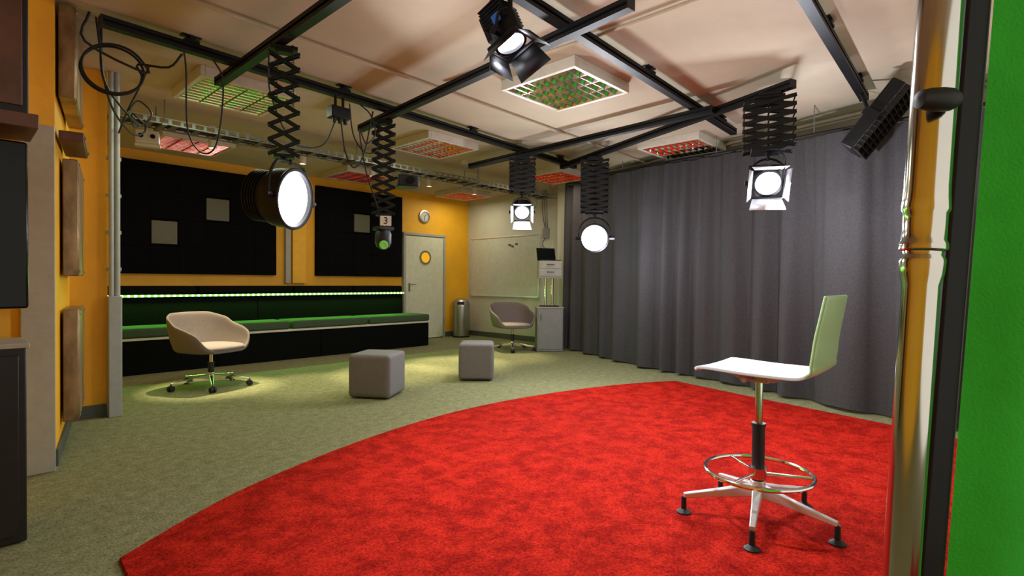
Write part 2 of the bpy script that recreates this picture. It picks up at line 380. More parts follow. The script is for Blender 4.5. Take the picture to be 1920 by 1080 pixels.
# ------------------------------------------------------------------ poufs
def pouf(loc,rz,label,s=.40,h=.41):
    e=thing('pouf',label,'pouf',loc,rz,group='grey cube poufs')
    n=8; t=MB(); 
    def P(u,v,ax,sg):
        k=[0,0,0]; k[ax]=sg; k[(ax+1)%3]=u; k[(ax+2)%3]=v; x,y,z=k
        bul=1+.035*(1-x*x)*(1-y*y) if ax==2 else 1+.02*((1-u*u)*(1-v*v))
        return (x*s/2*(bul if ax==0 else 1),y*s/2*(bul if ax==1 else 1),.012+(h-.012)*(.5+z/2*(bul if (ax==2 and sg>0) else 1)))
    for ax in range(3):
        for sg in(-1,1):
            rows=[[P(-1+2*i/n,-1+2*j/n,ax,sg) for i in range(n+1)] for j in range(n+1)]
            t.grid(rows)
    o=t.obj('pouf_body',m_pouf,e,ang=180)
    bm=bmesh.new(); bm.from_mesh(o.data); bmesh.ops.remove_doubles(bm,verts=bm.verts,dist=.0005); bmesh.ops.recalc_face_normals(bm,faces=bm.faces); bm.to_mesh(o.data); bm.free()
    m=o.modifiers.new('b','BEVEL'); m.width=.035; m.segments=5; m.limit_method='ANGLE'; m.angle_limit=math.radians(50)
    q=s/2-.004
    for z in(h-.03,.04): 
        t=MB(); t.tube([(q,q-.03,z),(q-.03,q,z),(-q+.03,q,z),(-q,q-.03,z),(-q,-q+.03,z),(-q+.03,-q,z),(q-.03,-q,z),(q,-q+.03,z)],.004,6,True)
        t.obj('seam_piping',m_pouf,e)
    for x in(-1,1):
        for y in(-1,1):
            t=MB(); t.cyl((x*.13,y*.13,0),(x*.13,y*.13,.02),.02); t.obj('foot',m_blackp,e)
pouf((2.90,4.54,0),math.radians(34),'grey wool cube pouf with rounded corners on olive floor',.42,.42)
pouf((4.21,4.52,0),math.radians(44),'grey wool cube pouf standing near the armchair',.39,.42)

# ------------------------------------------------------------------ high stool
e=thing('counter_stool','white shell high swivel chair with chrome foot ring on carpet','stool',(2.63,.868,.014))
star(e,.335,.14,.085,5,math.radians(51),m_alu,'glide')
t=MB(); t.cyl((0,0,.12),(0,0,.44),.028); t.cyl((0,0,.44),(0,0,.455),.032); t.obj('lower_column',m_blackp,e)
t=MB(); t.cyl((0,0,.44),(0,0,.67),.017); t.obj('upper_column',m_chrome,e)
t=MB(); t.tube([Vector(p) for p in arc((0,0,.222),.235,0,2*pi,64)[:-1]],.0105,10,True); t.obj('foot_ring',m_chrome,e)
t=MB(); t.cyl((0,0,.195),(0,0,.245),.04)
for i in range(3):
    a=i*2*pi/3+.9; t.cyl((0,0,.218),(math.cos(a)*.235,math.sin(a)*.235,.222),.007)
t.obj('ring_spokes',m_chrome,e)
t=MB(); t.box((0,0,.672),(.15,.13,.03)); t.add([(-.085,-.16,.70),(.085,-.16,.70),(.085,.13,.70),(-.085,.13,.70),(-.06,-.08,.66),(.06,-.08,.66),(.06,.07,.66),(-.06,.07,.66)],[(0,1,2,3),(4,7,6,5),(0,4,5,1),(1,5,6,2),(2,6,7,3),(3,7,4,0)]); t.obj('tilt_mechanism',m_beige,e,bevel=.006)
t=MB(); t.cyl((-.19,.0,.683),(-.07,0,.675),.006); t.cyl((-.205,0,.683),(-.17,0,.683),.011); t.obj('height_lever',m_steel,e)
def shell(name,prof,mat,label=None):
    prof=[(p.x,p.y) for p in catmull(prof,6)]; rows=[]
    for (y,z) in prof:
        row=[]
        for i in range(15):
            u=-1+2*i/14; w=.205-(.02*(z-.8)/.26 if z>.80 else 0)
            cz=.006*u*u*max(0,min(1,(.76-z)/.03)); cy=.012*u*u*max(0,min(1,(z-.73)/.04))
            row.append((u*w,y+cy,z+cz))
        rows.append(row)
    t=MB(); t.grid(rows); o=t.obj(name,mat,e,solid=.014,ang=60,label=label)
    m=o.modifiers.new('b','BEVEL'); m.width=.004; m.segments=2; m.limit_method='ANGLE'
shell('seat',[(.225,.700,0),(.19,.712,0),(.0,.706,0),(-.15,.706,0),(-.215,.709,0),(-.248,.722,0)],m_lam)
shell('backrest',[(-.247,.721,0),(-.272,.745,0),(-.282,.79,0),(-.292,.88,0),(-.308,.97,0),(-.325,1.065,0)],m_lam_bounce,'white backrest with green bounce light in its colour')

# ------------------------------------------------------------------ charcoal curtain
path=catmull([(7.14,5.50,0),(6.72,4.6,0),(6.30,3.62,0),(6.06,2.70,0),(5.83,1.95,0),(5.56,1.33,0),(5.42,.80,0),(5.34,.2,0),(5.3,-.5,0)],44)
cum=[0]
for a,b_ in zip(path,path[1:]): cum.append(cum[-1]+(b_-a).length)
rows=[]
nz=16
for j in range(nz+1):
    v=j/nz; row=[]
    for k,p in enumerate(path):
        t_=(path[min(k+1,len(path)-1)]-path[max(k-1,0)]).normalized(); n=Vector((t_.y,-t_.x,0))
        if n.x>0: n=-n
        s=cum[k]; ztop=2.74-.28*min(1,s/5.2)
        ph=2*pi*(s/.38+.34*math.sin(s*2.1)+.18*math.sin(s*4.7))
        amp=.028+.055*v**.7*(.8+.35*math.sin(s*3.1+1))
        fine=.010*math.sin(2*pi*s/.12+2*math.sin(s*6))*(1-v)**2
        w=math.sin(ph); off=(abs(w)**.8*(1 if w>0 else -1))*amp+fine+.012*math.sin(ph*2.1+1.7)*v
        z=ztop*(1-v)+(.022+.010*math.sin(ph))*v
        row.append(p+n*off+Vector((0,0,z)))
    rows.append(row)
c=thing('stage_curtain','floor-length charcoal grey pleated curtain along the wall','curtain',(0,0,0))
t=MB(); t.grid(rows); t.obj('curtain_cloth',m_curt,c,ang=180)
t=MB(); tr=[p+Vector((0,0,2.765-.28*min(1,cum[k]/5.2))) for k,p in enumerate(path)][::6]
t.tube(tr,.016,6); 
t.obj('curtain_track',m_black,c)
for k in range(0,len(tr),6):
    p=tr[k]; t=MB(); t.cyl((p.x,p.y,p.z),(p.x,p.y,H),.005,seg=8); t.obj('track_hanger',m_galv,c)

# ------------------------------------------------------------------ lighting rails
def rail(p,q,label):
    p=Vector(p);q=Vector(q); L=(q-p).length; ang=math.atan2(q.y-p.y,q.x-p.x)
    e=thing('lighting_rail',label,'rail',p,ang,group='black ceiling lighting rails')
    t=MB()
    t.box((L/2,0,.028),(L,.06,.008)); t.box((L/2,0,0),(L,.014,.056))
    t.box((L/2,0,-.028),(L,.06,.008)); 
    for y in(-.026,.026): t.box((L/2,y,-.018),(L,.006,.02)); t.box((L/2,y,.018),(L,.006,.02))
    t.obj('rail_profile',m_black,e,smooth=False)
    t=MB(); t.box((-.004,0,0),(.01,.066,.066)); t.obj('end_cap',m_blackp,e,bevel=.002)
    t=MB(); t.box((L+.004,0,0),(.01,.066,.066)); t.obj('end_cap',m_blackp,e,bevel=.002)
    return e,L
def hangers(e,L,xs,z0):
    for x in xs:
        t=MB(); t.box((x,0,.04),(.09,.075,.018)); t.box((x,.03,(H-z0+.04)/2),(.03,.006,max(.01,H-z0-.04))); t.box((x,-.03,(H-z0+.04)/2),(.03,.006,max(.01,H-z0-.04)))
        t.box((x,0,H-z0-.004),(.12,.06,.008)); t.obj('ceiling_bracket',m_black,e)
za,zb=2.72,2.652
for p,q in(((.66,4.13,za),(5.94,4.43,za)),((.6,1.96,za),(5.68,2.17,za)),((1.3,.78,za),(5.36,.95,za))):
    e,L=rail(p,q,'long black aluminium lighting rail bracketed to the ceiling'); hangers(e,L,[.5,L*.32,L*.62,L-.35],za)
for p,q in(((1.46,1.4,zb),(1.45,4.50,zb)),((2.57,1.55,zb),(2.86,4.80,zb)),((4.62,1.95,zb),(4.78,5.28,zb)),((4.43,1.25,zb),(5.60,4.38,zb))):
    e,L=rail(p,q,'black aluminium cross rail clamped under the long rails')

# ------------------------------------------------------------------ pantographs
def pantograph(x,y,z0,z1,w,n,ang,label,bar=.018,dep=.09):
    e=thing('pantograph_hanger',label,'lamp hanger',(x,y,z1),ang,group='black scissor lamp hangers')
    top=z0-z1
    t=MB(); t.box((0,0,top-.012),(.16,dep+.05,.022)); t.box((0,0,top-.03),(w*.6,dep+.03,.02)); t.cyl((-.05,-.03,top),(-.05,.03,top),.012); t.cyl((.05,-.03,top),(.05,.03,top),.012)
    t.obj('trolley',m_black,e,bevel=.003)
    a0=top-.04; hh=(a0-.05)/n; t=MB()
    for sgn in(-1,1):
        y_=sgn*dep/2
        for i in range(n):
            zt=a0-i*hh; zb_=zt-hh
            for k in(-1,1):
                p=Vector((-k*w/2,y_+k*.006,zt)); q=Vector((k*w/2,y_+k*.006,zb_)); dd=q-p
                Rm=Matrix.Rotation(-math.atan2(dd.z,dd.x),3,'Y')
                t.box((p+q)/2,(dd.length+.015,.006,bar),R=Rm)
    for i in range(n+1):
        zt=a0-i*hh
        for k in(-1,1): t.cyl((k*w/2,-dep/2-.012,zt),(k*w/2,dep/2+.012,zt),.006,seg=8)
        if i<n: t.cyl((0,-dep/2-.01,zt-hh/2),(0,dep/2+.01,zt-hh/2),.007,seg=8)
    t.obj('scissor_arms',m_black,e,smooth=False)
    for k in(-1,1):
        t=MB(); P=[]
        for i in range(120):
            a=i*pi/2.2; P.append((k*w*.28+math.cos(a)*.011,math.sin(a)*.011,a0-.02-(a0*.45)*i/119))
        t.tube(P,.0022,5)
        t.obj('coil_spring',m_black,e)
    t=MB(); t.box((0,0,.04),(w*.7,dep+.03,.022)); t.cyl((0,0,.0),(0,0,.04),.016); t.cyl((0,0,.008),(0,0,.025),.024); t.obj('spigot',m_black,e,bevel=.002)
rt=zb-.034
pantograph(1.49,3.43,rt,1.88,.175,7,-.40,'extended black scissor lamp hanger with coil springs',.015,.045)
pantograph(2.80,4.30,rt,1.70,.20,10,-.55,'long extended black scissor hanger holding a small camera',.018,.06)
pantograph(4.75,4.32,rt,2.17,.30,6,-.80,'compact folded black scissor lamp hanger',.03,.20)
pantograph(5.365,3.70,rt,1.93,.32,9,-.95,'half-extended black scissor lamp hanger before curtain',.028,.20)
pantograph(4.52,1.45,rt,2.15,.36,6,-1.2,'compact folded black scissor lamp hanger near curtain',.03,.24)

# ------------------------------------------------------------------ round studio lamps
def yoke(e,r,zt,ang,mat=m_black):
    t=MB(); P=[(-r,0,0)]+[(-r,0,.05)]+arc((0,0,.05),r,pi,0,14,'xz')+[(r,0,.05),(r,0,0)]
    P=[(x,y,min(z,zt-.02)) for x,y,z in P]
    t.M=Matrix.Rotation(ang,4,'Z'); 
    t.tube(P,.009,6); t.cyl((0,0,min(r+.04,zt-.03)),(0,0,zt),.014); 
    for k in(-1,1): t.cyl((k*(r-.02),0,0),(k*(r+.03),0,0),.02)
    t.obj('yoke',mat,e)
def lightdisc(loc,n,size,power,col,spread=120):
    l=bpy.data.lights.new('lamp_light','AREA'); l.shape='DISK'; l.size=size; l.energy=power; l.color=col; l.spread=math.radians(spread)
    o=bpy.data.objects.new('lamp_light',l); sc.collection.objects.link(o)
    o.rotation_euler=(Vector(n)).to_track_quat('-Z','Y').to_euler(); o.location=loc; return o
def fill_point(loc,power,col,rad=.04):  # added point lights by the lamp heads, mainly to brighten the curtain
    l=bpy.data.lights.new('added_fill','POINT'); l.energy=power; l.color=col; l.shadow_soft_size=rad
    o=bpy.data.objects.new('added_fill',l); o.location=loc; sc.collection.objects.link(o)
def roundlamp(c,n,r,zt,label,power,glow):
    e=thing('studio_floodlight',label,'studio light',c,group='round studio floodlights')
    n=Vector(n).normalized(); Mx=orient(n); ang=math.atan2(Mx[1][0],Mx[0][0])
    t=MB(); t.M=Mx; t.lathe([(r*.25,-.25),(r*.60,-.24),(r*.80,-.20),(r*.84,-.12),(r*.96,-.10),(r,-.06),(r,.03),(r*.93,.03),(r*.93,.0)],48); t.obj('lamp_housing',m_black,e)
    t=MB(); t.M=Mx
    for i in range(5): t.lathe([(r*.60,-.235+i*.02),(r*.88,-.235+i*.02),(r*.88,-.229+i*.02),(r*.60,-.229+i*.02)],40)
    t.obj('cooling_fins',m_black,e)
    t=MB(); t.M=Mx; t.tube(arc((0,0,.032),r*.985,0,2*pi,48)[:-1],.012,8,True); t.obj('front_rim',m_black,e)
    t=MB(); t.M=Mx; t.lathe([(.001,.022),(r*.5,.02),(r*.90,.008),(r*.93,.0)],48); t.obj('lens',glow,e,label='glowing white lens')
    yoke(e,r+.03,zt-c[2],ang)
    t=MB(); t.M=Matrix.Rotation(ang,4,'Z'); t.cyl((r+.03,0,0),(r+.075,0,0),.022,seg=8); t.obj('tilt_knob',m_blackp,e,bevel=.003)
    lightdisc(Vector(c)+n*.06,n,r*1.7,power,(.95,.96,1),150)
roundlamp((1.525,3.41,1.65),(.52,-.84,-.12),.19,1.90,'large round black studio floodlight with glowing white lens',38,m_lamp)
roundlamp((5.345,3.68,1.655),(-.82,-.55,-.12),.165,1.95,'round black studio floodlight glowing white before the curtain',32,m_lampb)

def barnlamp(c,n,r,zt,label,power,glow,doors=(.12,.12,.12,.12),knobs=False,open_=.6,name='studio_spotlight',dmat=None):
    e=thing(name,label,'studio light',c,group='studio spotlights with barn doors')
    n=Vector(n).normalized(); Mx=orient(n); ang=math.atan2(Mx[1][0],Mx[0][0])
    t=MB(); t.M=Mx; t.lathe([(r*.6,-.22),(r*.92,-.20),(r,-.14),(r,-.02),(r*1.08,-.02),(r*1.08,.02),(r*.9,.02),(r*.9,.0)],32)
    t.box((0,-r*.9,-.12),(r*1.3,r*.5,.16)); t.obj('lamp_housing',m_black,e)
    t=MB(); t.M=Mx
    for i in range(6): t.box((0,0,-.20+i*.022),(r*2.25,r*1.7,.005))
    t.obj('cooling_fins',m_black,e)
    t=MB(); t.M=Mx; t.lathe([(.001,.016),(r*.6,.014),(r*.9,.0)],32); t.obj('lens',glow,e,label='glowing white lens')
    t=MB(); t.M=Mx; s=r*1.12
    for k in(-1,1): t.box((0,k*s,.03),(2*s,.008,.02)); t.box((k*s,0,.03),(.008,2*s,.02))
    t.obj('barn_door_frame',m_black,e)
    for i,dl in enumerate(doors):
        if dl<=0: continue
        op=open_[i] if isinstance(open_,(list,tuple)) else open_
        t=MB(); t.M=Mx@Matrix.Rotation(i*pi/2,4,'Z')
        f=dl*math.sin(op); g=dl*math.cos(op)
        a=s*.92; b2=s*1.15
        t.add([(-a,s,.035),(a,s,.035),(b2,s+f,.035+g),(-b2,s+f,.035+g)],[(0,1,2,3)])
        t.obj('barn_door',dmat or m_black,e,solid=.003)
    yoke(e,r+.035,zt-c[2],ang)
    if knobs:
        for dx,dy in((-.05,.02),(.0,.035)):
            t=MB(); t.M=Mx; t.cyl((dx,dy,-.19),(dx,dy,-.24),.016,seg=16); t.obj('control_knob',m_red,e,label='red control knob')
        for yy in(1,-1):
            t=MB(); t.M=Mx; t.box((yy*(r+.016),.02,-.09),(.006,.05,.05)); t.obj('side_sticker',m_blue,e,label='blue sticker')
    lightdisc(Vector(c)+n*.06,n,r*1.6,power,(.9,.93,1),150)
m_bdoor=M('pale_metal_flap',(.70,.73,.80),.4,.3)
barnlamp((4.75,4.32,1.96),(-.60,-.55,-.50),.09,2.19,'small bright studio spotlight with open barn doors by pale wall',16,m_lampb,(.05,.05,.11,.05),open_=.75,dmat=m_bdoor)
barnlamp((4.52,1.45,1.935),(-.75,-.40,-.45),.105,2.17,'bright studio spotlight with open barn doors before the curtain',24,m_lampb,(.05,.05,.10,.05),open_=.8,dmat=m_bdoor)
barnlamp((2.11,2.02,2.44),(.06,-.42,-.90),.085,2.69,'black studio spotlight with red knobs and barn doors under rail',30,m_lampb,(.11,.11,.11,.13),knobs=True,open_=(.7,.7,.25,.7))
fill_point((4.60,4.17,1.80),12,(.85,.9,1)); fill_point((4.60,1.30,1.70),60,(.85,.88,1)); fill_point((5.36,3.50,1.46),45,(.85,.88,1))
e=thing('remote_camera','small black remote camera glowing green with number plate','camera',(2.80,4.30,1.46))
t=MB(); t.cyl((0,0,.16),(0,0,.24),.02); t.box((0,0,.15),(.15,.13,.03)); t.obj('camera_mount',m_black,e,bevel=.004)
t=MB(); t.lathe([(.03,-.04),(.06,-.02),(.075,.02),(.075,.10),(.06,.135),(.02,.14)],32); t.obj('camera_head',m_blackp,e)
nn=Vector((-.45,-.83,-.35)); 
t=MB(); t.M=orient(nn,(0,0,.02)); t.lathe([(.04,.05),(.04,.085),(.03,.09),(.001,.08)],24); t.obj('camera_lens',m_lens,e,label='green glowing lens')
t=MB(); t.M=Matrix.Rotation(-.55,4,'Z'); t.box((.02,-.09,.215),(.10,.006,.09)); t.obj('number_plate',m_whitep,e,label='white plate with number 3')
cu=bpy.data.curves.new('n','FONT'); cu.body='3'; cu.size=.09; cu.align_x='CENTER'; cu.align_y='CENTER'; cu.extrude=.001
to=bpy.data.objects.new('tmp',cu); sc.collection.objects.link(to)
bpy.context.view_layer.update()
me=bpy.data.meshes.new_from_object(to.evaluated_get(bpy.context.evaluated_depsgraph_get())); bpy.data.objects.remove(to)
me.transform(Matrix.Rotation(-.55,4,'Z')@Matrix.Translation((.02,-.0945,.213))@Matrix.Rotation(pi/2,4,'X')); me.materials.clear(); me.materials.append(m_blackp)
o=bpy.data.objects.new('number_digit',me); sc.collection.objects.link(o); o.parent=e
e=thing('projector','compact black projector clamped to the long scissor hanger','projector',(2.99,4.18,2.06),-.55)
t=MB(); t.box((0,0,0),(.20,.18,.11)); t.obj('projector_body',m_blackp,e,bevel=.02,bseg=3)
t=MB(); t.cyl((.02,-.09,0),(.02,-.115,0),.035); t.obj('projector_lens',m_gloss,e)
t=MB(); t.cyl((-.10,0,.03),(-.17,.05,.03),.012); t.obj('clamp_arm',m_black,e)

e=thing('ribbed_panel_light','black ribbed panel light tilted under the rail end','studio light',(5.12,.80,2.43))
Mx=orient((.02,-.78,-.60))
t=MB(); t.M=Mx; t.box((0,0,-.03),(.42,.56,.10)); t.obj('panel_housing',m_black,e,bevel=.01)
t=MB(); t.M=Mx
for i in range(14): t.box((0,-.27+i*.0415,.04),(.41,.006,.05))
for k in(-.19,0,.19): t.box((k,0,.04),(.006,.54,.05))
t.obj('louvre_ribs',m_blackp,e)
t=MB(); t.M=Mx; t.box((0,0,.021),(.40,.54,.004)); t.obj('diffuser',m_galv,e)
for k in(-1,1):
    t=MB(); t.M=Mx; t.box((k*.225,0,-.03),(.012,.06,.12)); t.obj('side_bracket',m_black,e)
t=MB(); t.cyl((0,.06,.05),(.02,.13,.26),.014); t.obj('mounting_stem',m_black,e)

# ------------------------------------------------------------------ louvre ceiling luminaires
def luminaire(x,y,mir,plate_mat,label,s=.76,rz=0):
    e=thing('ceiling_luminaire',label,'ceiling light',(x,y,H),rz,group='square louvred ceiling luminaires')
    hgt=.085; f=.035; t=MB()
    for k in(-1,1): t.box((k*(s/2-f/2),0,-hgt/2),(f,s,hgt)); t.box((0,k*(s/2-f/2),-hgt/2),(s-2*f,f,hgt))
    t.obj('housing_frame',m_whitep,e,bevel=.004)
    t=MB(); t.box((0,0,-.012),(s-2*f,s-2*f,.01)); t.obj('back_plate',plate_mat,e)
    si=s-2*f; na,nb=4,9; ca,cb=si/na,si/nb; t=MB()
    for i in range(na):
        for j in range(nb):
            x0=-si/2+i*ca; y0=-si/2+j*cb; x1=x0+ca; y1=y0+cb; g=.006; q=.030; qy=.016; z0=-hgt+.004; z1=-.03
            vs=[(x0+g,y0+g,z0),(x1-g,y0+g,z0),(x1-g,y1-g,z0),(x0+g,y1-g,z0),(x0+q,y0+qy,z1),(x1-q,y0+qy,z1),(x1-q,y1-qy,z1),(x0+q,y1-qy,z1)]
            t.add(vs,[(0,1,5,4),(1,2,6,5),(2,3,7,6),(3,0,4,7)])
    for i in range(na+1): t.box((-si/2+i*ca,0,-hgt+.006),(.012,si,.003))
    for j in range(nb+1): t.box((0,-si/2+j*cb,-hgt+.006),(si,.012,.003))
    t.obj('louvre_grid',mir,e,smooth=False)
G='square white ceiling luminaire with mirrored louvres'
luminaire(3.55,2.75,m_mir,m_glowo,G+' reflecting red and green')
luminaire(1.74,5.02,m_mirg,m_glowg,G+' with painted green reflections')
luminaire(2.02,7.25,m_mirr,m_glowr,G+' with painted pink red reflections')
luminaire(4.05,5.13,m_mir,m_glowp,G+' between rails and tray')
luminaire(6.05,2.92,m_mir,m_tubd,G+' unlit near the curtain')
luminaire(4.38,7.46,m_mirr,m_glowr,G+' with painted pink red reflections')
luminaire(6.45,5.15,m_mirr,m_glowr,G+' with painted pink red reflections')
luminaire(6.70,7.60,m_mirr,m_glowo,G+' near the door')

# ------------------------------------------------------------------ cable tray
e=thing('cable_tray','long galvanized perforated cable tray hung below ceiling','cable tray',(1.0,5.95,2.58))
t=MB(); L=6.3
for y in(-.13,.13):
    t.box((L/2,y,0),(L,.006,.012)); t.box((L/2,y,.05),(L,.006,.012))
    for i in range(int(L/.10)): t.box((.05+i*.10,y,.025),(.03,.004,.05))
for i in range(int(L/.2)): t.box((.1+i*.2,0,-.002),(.05,.264,.006))
t.obj('tray_body',m_galv,e,smooth=False)
for x in(.4,2.4,4.4,6.1):
    t=MB(); t.box((x,0,-.01),(.04,.32,.02)); 
    for y in(-.15,.15): t.cyl((x,y,-.01),(x,y,.22),.006,seg=8)
    t.obj('tray_hanger',m_galv,e)
t=MB()
for k in range(5): t.tube([(i*.3,-.09+k*.04+.015*math.sin(i*1.3+k*2),.012+.004*(k%2)) for i in range(22)],.008,6)
t.obj('tray_cables',m_blackp,e)

# ------------------------------------------------------------------ downlights
for x,y in((2.0,6.42),(3.03,6.44),(4.03,6.46),(5.04,6.50),(6.0,6.53)):
    e=thing('downlight','small white cylindrical downlight hung below ceiling','downlight',(x,y,2.56),group='white cylindrical downlights')
    t=MB(); t.lathe([(.001,.125),(.038,.125),(.042,.115),(.042,0),(.036,0),(.034,.02)],24); t.obj('lamp_cylinder',m_whitep,e)
    t=MB(); t.lathe([(.001,.012),(.034,.012),(.034,.016),(.001,.016)],24); t.obj('lamp_glass',m_down,e)
    t=MB(); t.cyl((0,0,.12),(0,0,.235),.007,seg=8); t.cyl((0,0,.225),(0,0,.24),.035); t.obj('ceiling_stem',m_whitep,e)
    l=bpy.data.lights.new('downlight_beam','SPOT'); l.energy={2.0:640,3.03:260,4.03:560,5.04:620,6.0:340}[x]; l.color=(1,.86,.55); l.spot_size=math.radians(33 if x<3 else 36); l.spot_blend=.8; l.shadow_soft_size=.02
    o=bpy.data.objects.new('downlight_beam',l); o.location=(x,y,2.55); sc.collection.objects.link(o)
    tgt=Vector((x+(-.10 if x<3 else -.3),y-(.38 if x<3 else .95),0)); o.rotation_euler=(tgt-Vector(o.location)).to_track_quat('-Z','Y').to_euler()

e=thing('surveillance_unit','white boxy device with two dark lenses hanging below ceiling','camera',(1.42,6.5,2.52))
t=MB(); t.M=Matrix.Rotation(-.3,4,'Z'); t.box((0,0,.05),(.20,.18,.13)); t.box((0,0,.14),(.10,.10,.06)); t.cyl((0,0,.16),(0,0,.28),.02); t.obj('unit_body',m_whitep,e,bevel=.01)
for x in(-.05,.05):
    t=MB(); t.M=Matrix.Rotation(-.3,4,'Z'); t.cyl((x,-.088,.05),(x,-.105,.05),.022); t.obj('unit_lens',m_gloss,e)
t=MB(); t.M=Matrix.Rotation(-.3,4,'Z'); t.box((0,0,-.03),(.22,.10,.03)); t.obj('unit_base',m_whitep,e,bevel=.005)

# ------------------------------------------------------------------ cables
def cable(pts,r,label,grp='black cables hanging from the rails',n=10):
    t=MB(); t.tube(catmull(pts,n),r,7); t.obj('cable',m_blackp,label=label,cat='cable',group=grp)
cl='black cable drooping from the ceiling rail'
loop=[]
for i in range(26):
    a=i*2*pi/12; loop.append((.76+.17*math.cos(a)*.95,4.32-.05*math.cos(a)+.004*i,2.51+.155*math.sin(a)))
cable([(.62,4.25,2.80),(.60,4.28,2.62)]+loop+[(1.05,4.25,2.58),(1.12,4.20,2.68)],.008,'black cable coiled in a hanging loop by the rail',n=4)
cable([(1.12,4.17,2.70),(1.17,4.3,2.60),(1.21,4.40,2.2),(1.30,4.35,2.05),(1.37,4.28,2.15),(1.38,4.20,2.55),(1.30,4.17,2.70)],.006,cl)
cable([(.70,4.4,2.80),(.75,4.6,2.5),(.95,4.9,2.36),(1.1,5.3,2.40),(1.15,5.85,2.60)],.009,cl)
cable([(.66,4.3,2.80),(.80,4.75,2.42),(1.02,5.2,2.30),(1.2,5.6,2.42),(1.25,5.85,2.60)],.007,cl)
cable([(.95,4.9,2.40),(1.02,4.95,2.5),(1.10,4.92,2.42),(1.05,4.9,2.33),(.97,4.9,2.38),(1.05,5.2,2.35),(1.3,5.85,2.60)],.006,cl)
cable([(1.46,3.6,2.62),(1.60,3.9,2.45),(1.85,4.1,2.2),(2.15,4.22,2.25),(2.28,4.22,2.50)],.006,cl)
cable([(2.32,4.22,2.50),(2.36,4.22,2.25),(2.46,4.25,2.12),(2.56,4.25,2.25),(2.66,4.26,2.66)],.007,cl)
cable([(2.40,4.22,2.66),(2.46,4.25,2.4),(2.60,4.28,2.28),(2.74,4.3,2.35),(2.78,4.35,2.60)],.006,cl)
cable([(2.50,4.22,2.68),(2.60,4.2,2.60),(2.66,4.22,2.45),(2.58,4.24,2.35),(2.50,4.22,2.45),(2.62,4.3,2.1),(2.74,4.3,1.8),(2.79,4.33,1.62)],.006,cl)
cable([(4.72,4.2,2.18),(4.80,4.12,2.06),(4.78,4.2,1.96)],.005,cl)
cable([(4.50,1.38,2.19),(4.44,1.3,2.10),(4.50,1.32,1.98)],.005,cl)
cable([(1.10,5.0,H),(1.02,4.9,2.6),(.98,5.1,2.45),(.955,5.28,2.3)],.006,cl)
e=thing('power_box','black rail power box with dangling plugs','power box',(2.30,4.22,2.55))
t=MB(); t.box((0,0,0),(.17,.10,.10)); t.cyl((-.03,0,.05),(-.03,0,.155),.012); t.cyl((.04,0,.05),(.04,0,.155),.012); t.obj('box_body',m_black,e,bevel=.008)
for x in(-.05,.0,.05):
    t=MB(); t.cyl((x,-.02,-.05),(x,-.02,-.09),.016); t.obj('plug',m_blackp,e)
e=thing('smoke_detector','round white smoke detector on ceiling','smoke detector',(4.95,5.6,H-.045))
t=MB(); t.lathe([(.02,0),(.045,.008),(.055,.02),(.06,.045)],24); t.obj('detector_body',m_whitep,e)

# ------------------------------------------------------------------ drawer cabinet, stand & equipment
CX,CY=6.78,5.55
ang=-.78
e=thing('drawer_cabinet','grey metal drawer cabinet standing by the pale wall','cabinet',(CX,CY,0),ang)
t=MB(); t.box((0,0,.35),(.42,.42,.69)); t.obj('cabinet_body',m_grey,e,bevel=.006)
t=MB(); t.box((0,-.215,.355),(.39,.014,.63)); t.obj('cabinet_door',m_grey,e,bevel=.004)
t=MB(); t.tube([(-.15,-.22,.50),(-.15,-.245,.50),(-.15,-.245,.60),(-.15,-.22,.60)],.006); t.obj('door_handle',m_steel,e)
t=MB(); t.box((0,0,.705),(.44,.44,.02)); t.obj('cabinet_top',m_beige,e,bevel=.004)
e=thing('equipment_stand','chrome twin-post stand on the drawer cabinet','stand',(CX,CY,.715),ang)
t=MB(); t.box((0,0,.01),(.30,.26,.02)); t.obj('stand_base',m_blackp,e,bevel=.004)
for x in(-.06,.05):
    t=MB(); t.cyl((x,0,.02),(x,0,.47),.022); t.obj('post',m_chrome,e)
t=MB(); t.box((0,0,.475),(.40,.32,.02)); t.obj('tray',m_beige,e,bevel=.003)
e=thing('drawer_box','beige two-drawer box on the chrome stand','drawer box',(CX,CY,1.20),ang)
t=MB(); t.box((0,0,.13),(.38,.34,.26)); t.obj('box_body',m_beige,e,bevel=.006)
for z in(.07,.19):
    t=MB(); t.box((0,-.175,z),(.35,.012,.105)); t.obj('drawer',m_beige,e,bevel=.003)
    t=MB(); t.box((0,-.19,z+.01),(.12,.02,.012)); t.obj('drawer_handle',m_dark,e,bevel=.002)
e=thing('laptop','open black laptop on the beige drawer box','laptop',(CX,CY,1.461),ang+.3)
t=MB(); t.box((0,0,.009),(.33,.23,.016)); t.obj('keyboard_base',m_blackp,e,bevel=.004)
t=MB(); t.box((0,.145,.115),(.33,.010,.22),R=Matrix.Rotation(-.25,3,'X')); t.obj('screen_lid',m_gloss,e,bevel=.003)
e=thing('wall_junction_box','small grey wall box with hanging cables beside whiteboard','junction box',(7.48,6.18,2.0))
t=MB(); t.box((-.03,0,0),(.06,.12,.18)); t.box((-.03,0,-.35),(.06,.10,.12)); t.obj('box_body',m_grey,e,bevel=.005)
t=MB()
for k in range(3): t.tube(catmull([(-.03,-.03+k*.03,.09),(-.05,-.03+k*.05,.4),(-.03,.0+k*.04,.78)],6),.006,6)
t.tube(catmull([(-.04,.02,-.09),(-.06,.06,-.2),(-.04,0,-.29)],6),.006,6); t.tube(catmull([(-.04,-.02,-.41),(-.08,-.12,-.6),(-.2,-.3,-.78)],6),.006,6)
t.obj('wall_cables',m_blackp,e)
e=thing('poster','dark wall poster beside the whiteboard','poster',(7.479,6.18,1.35))
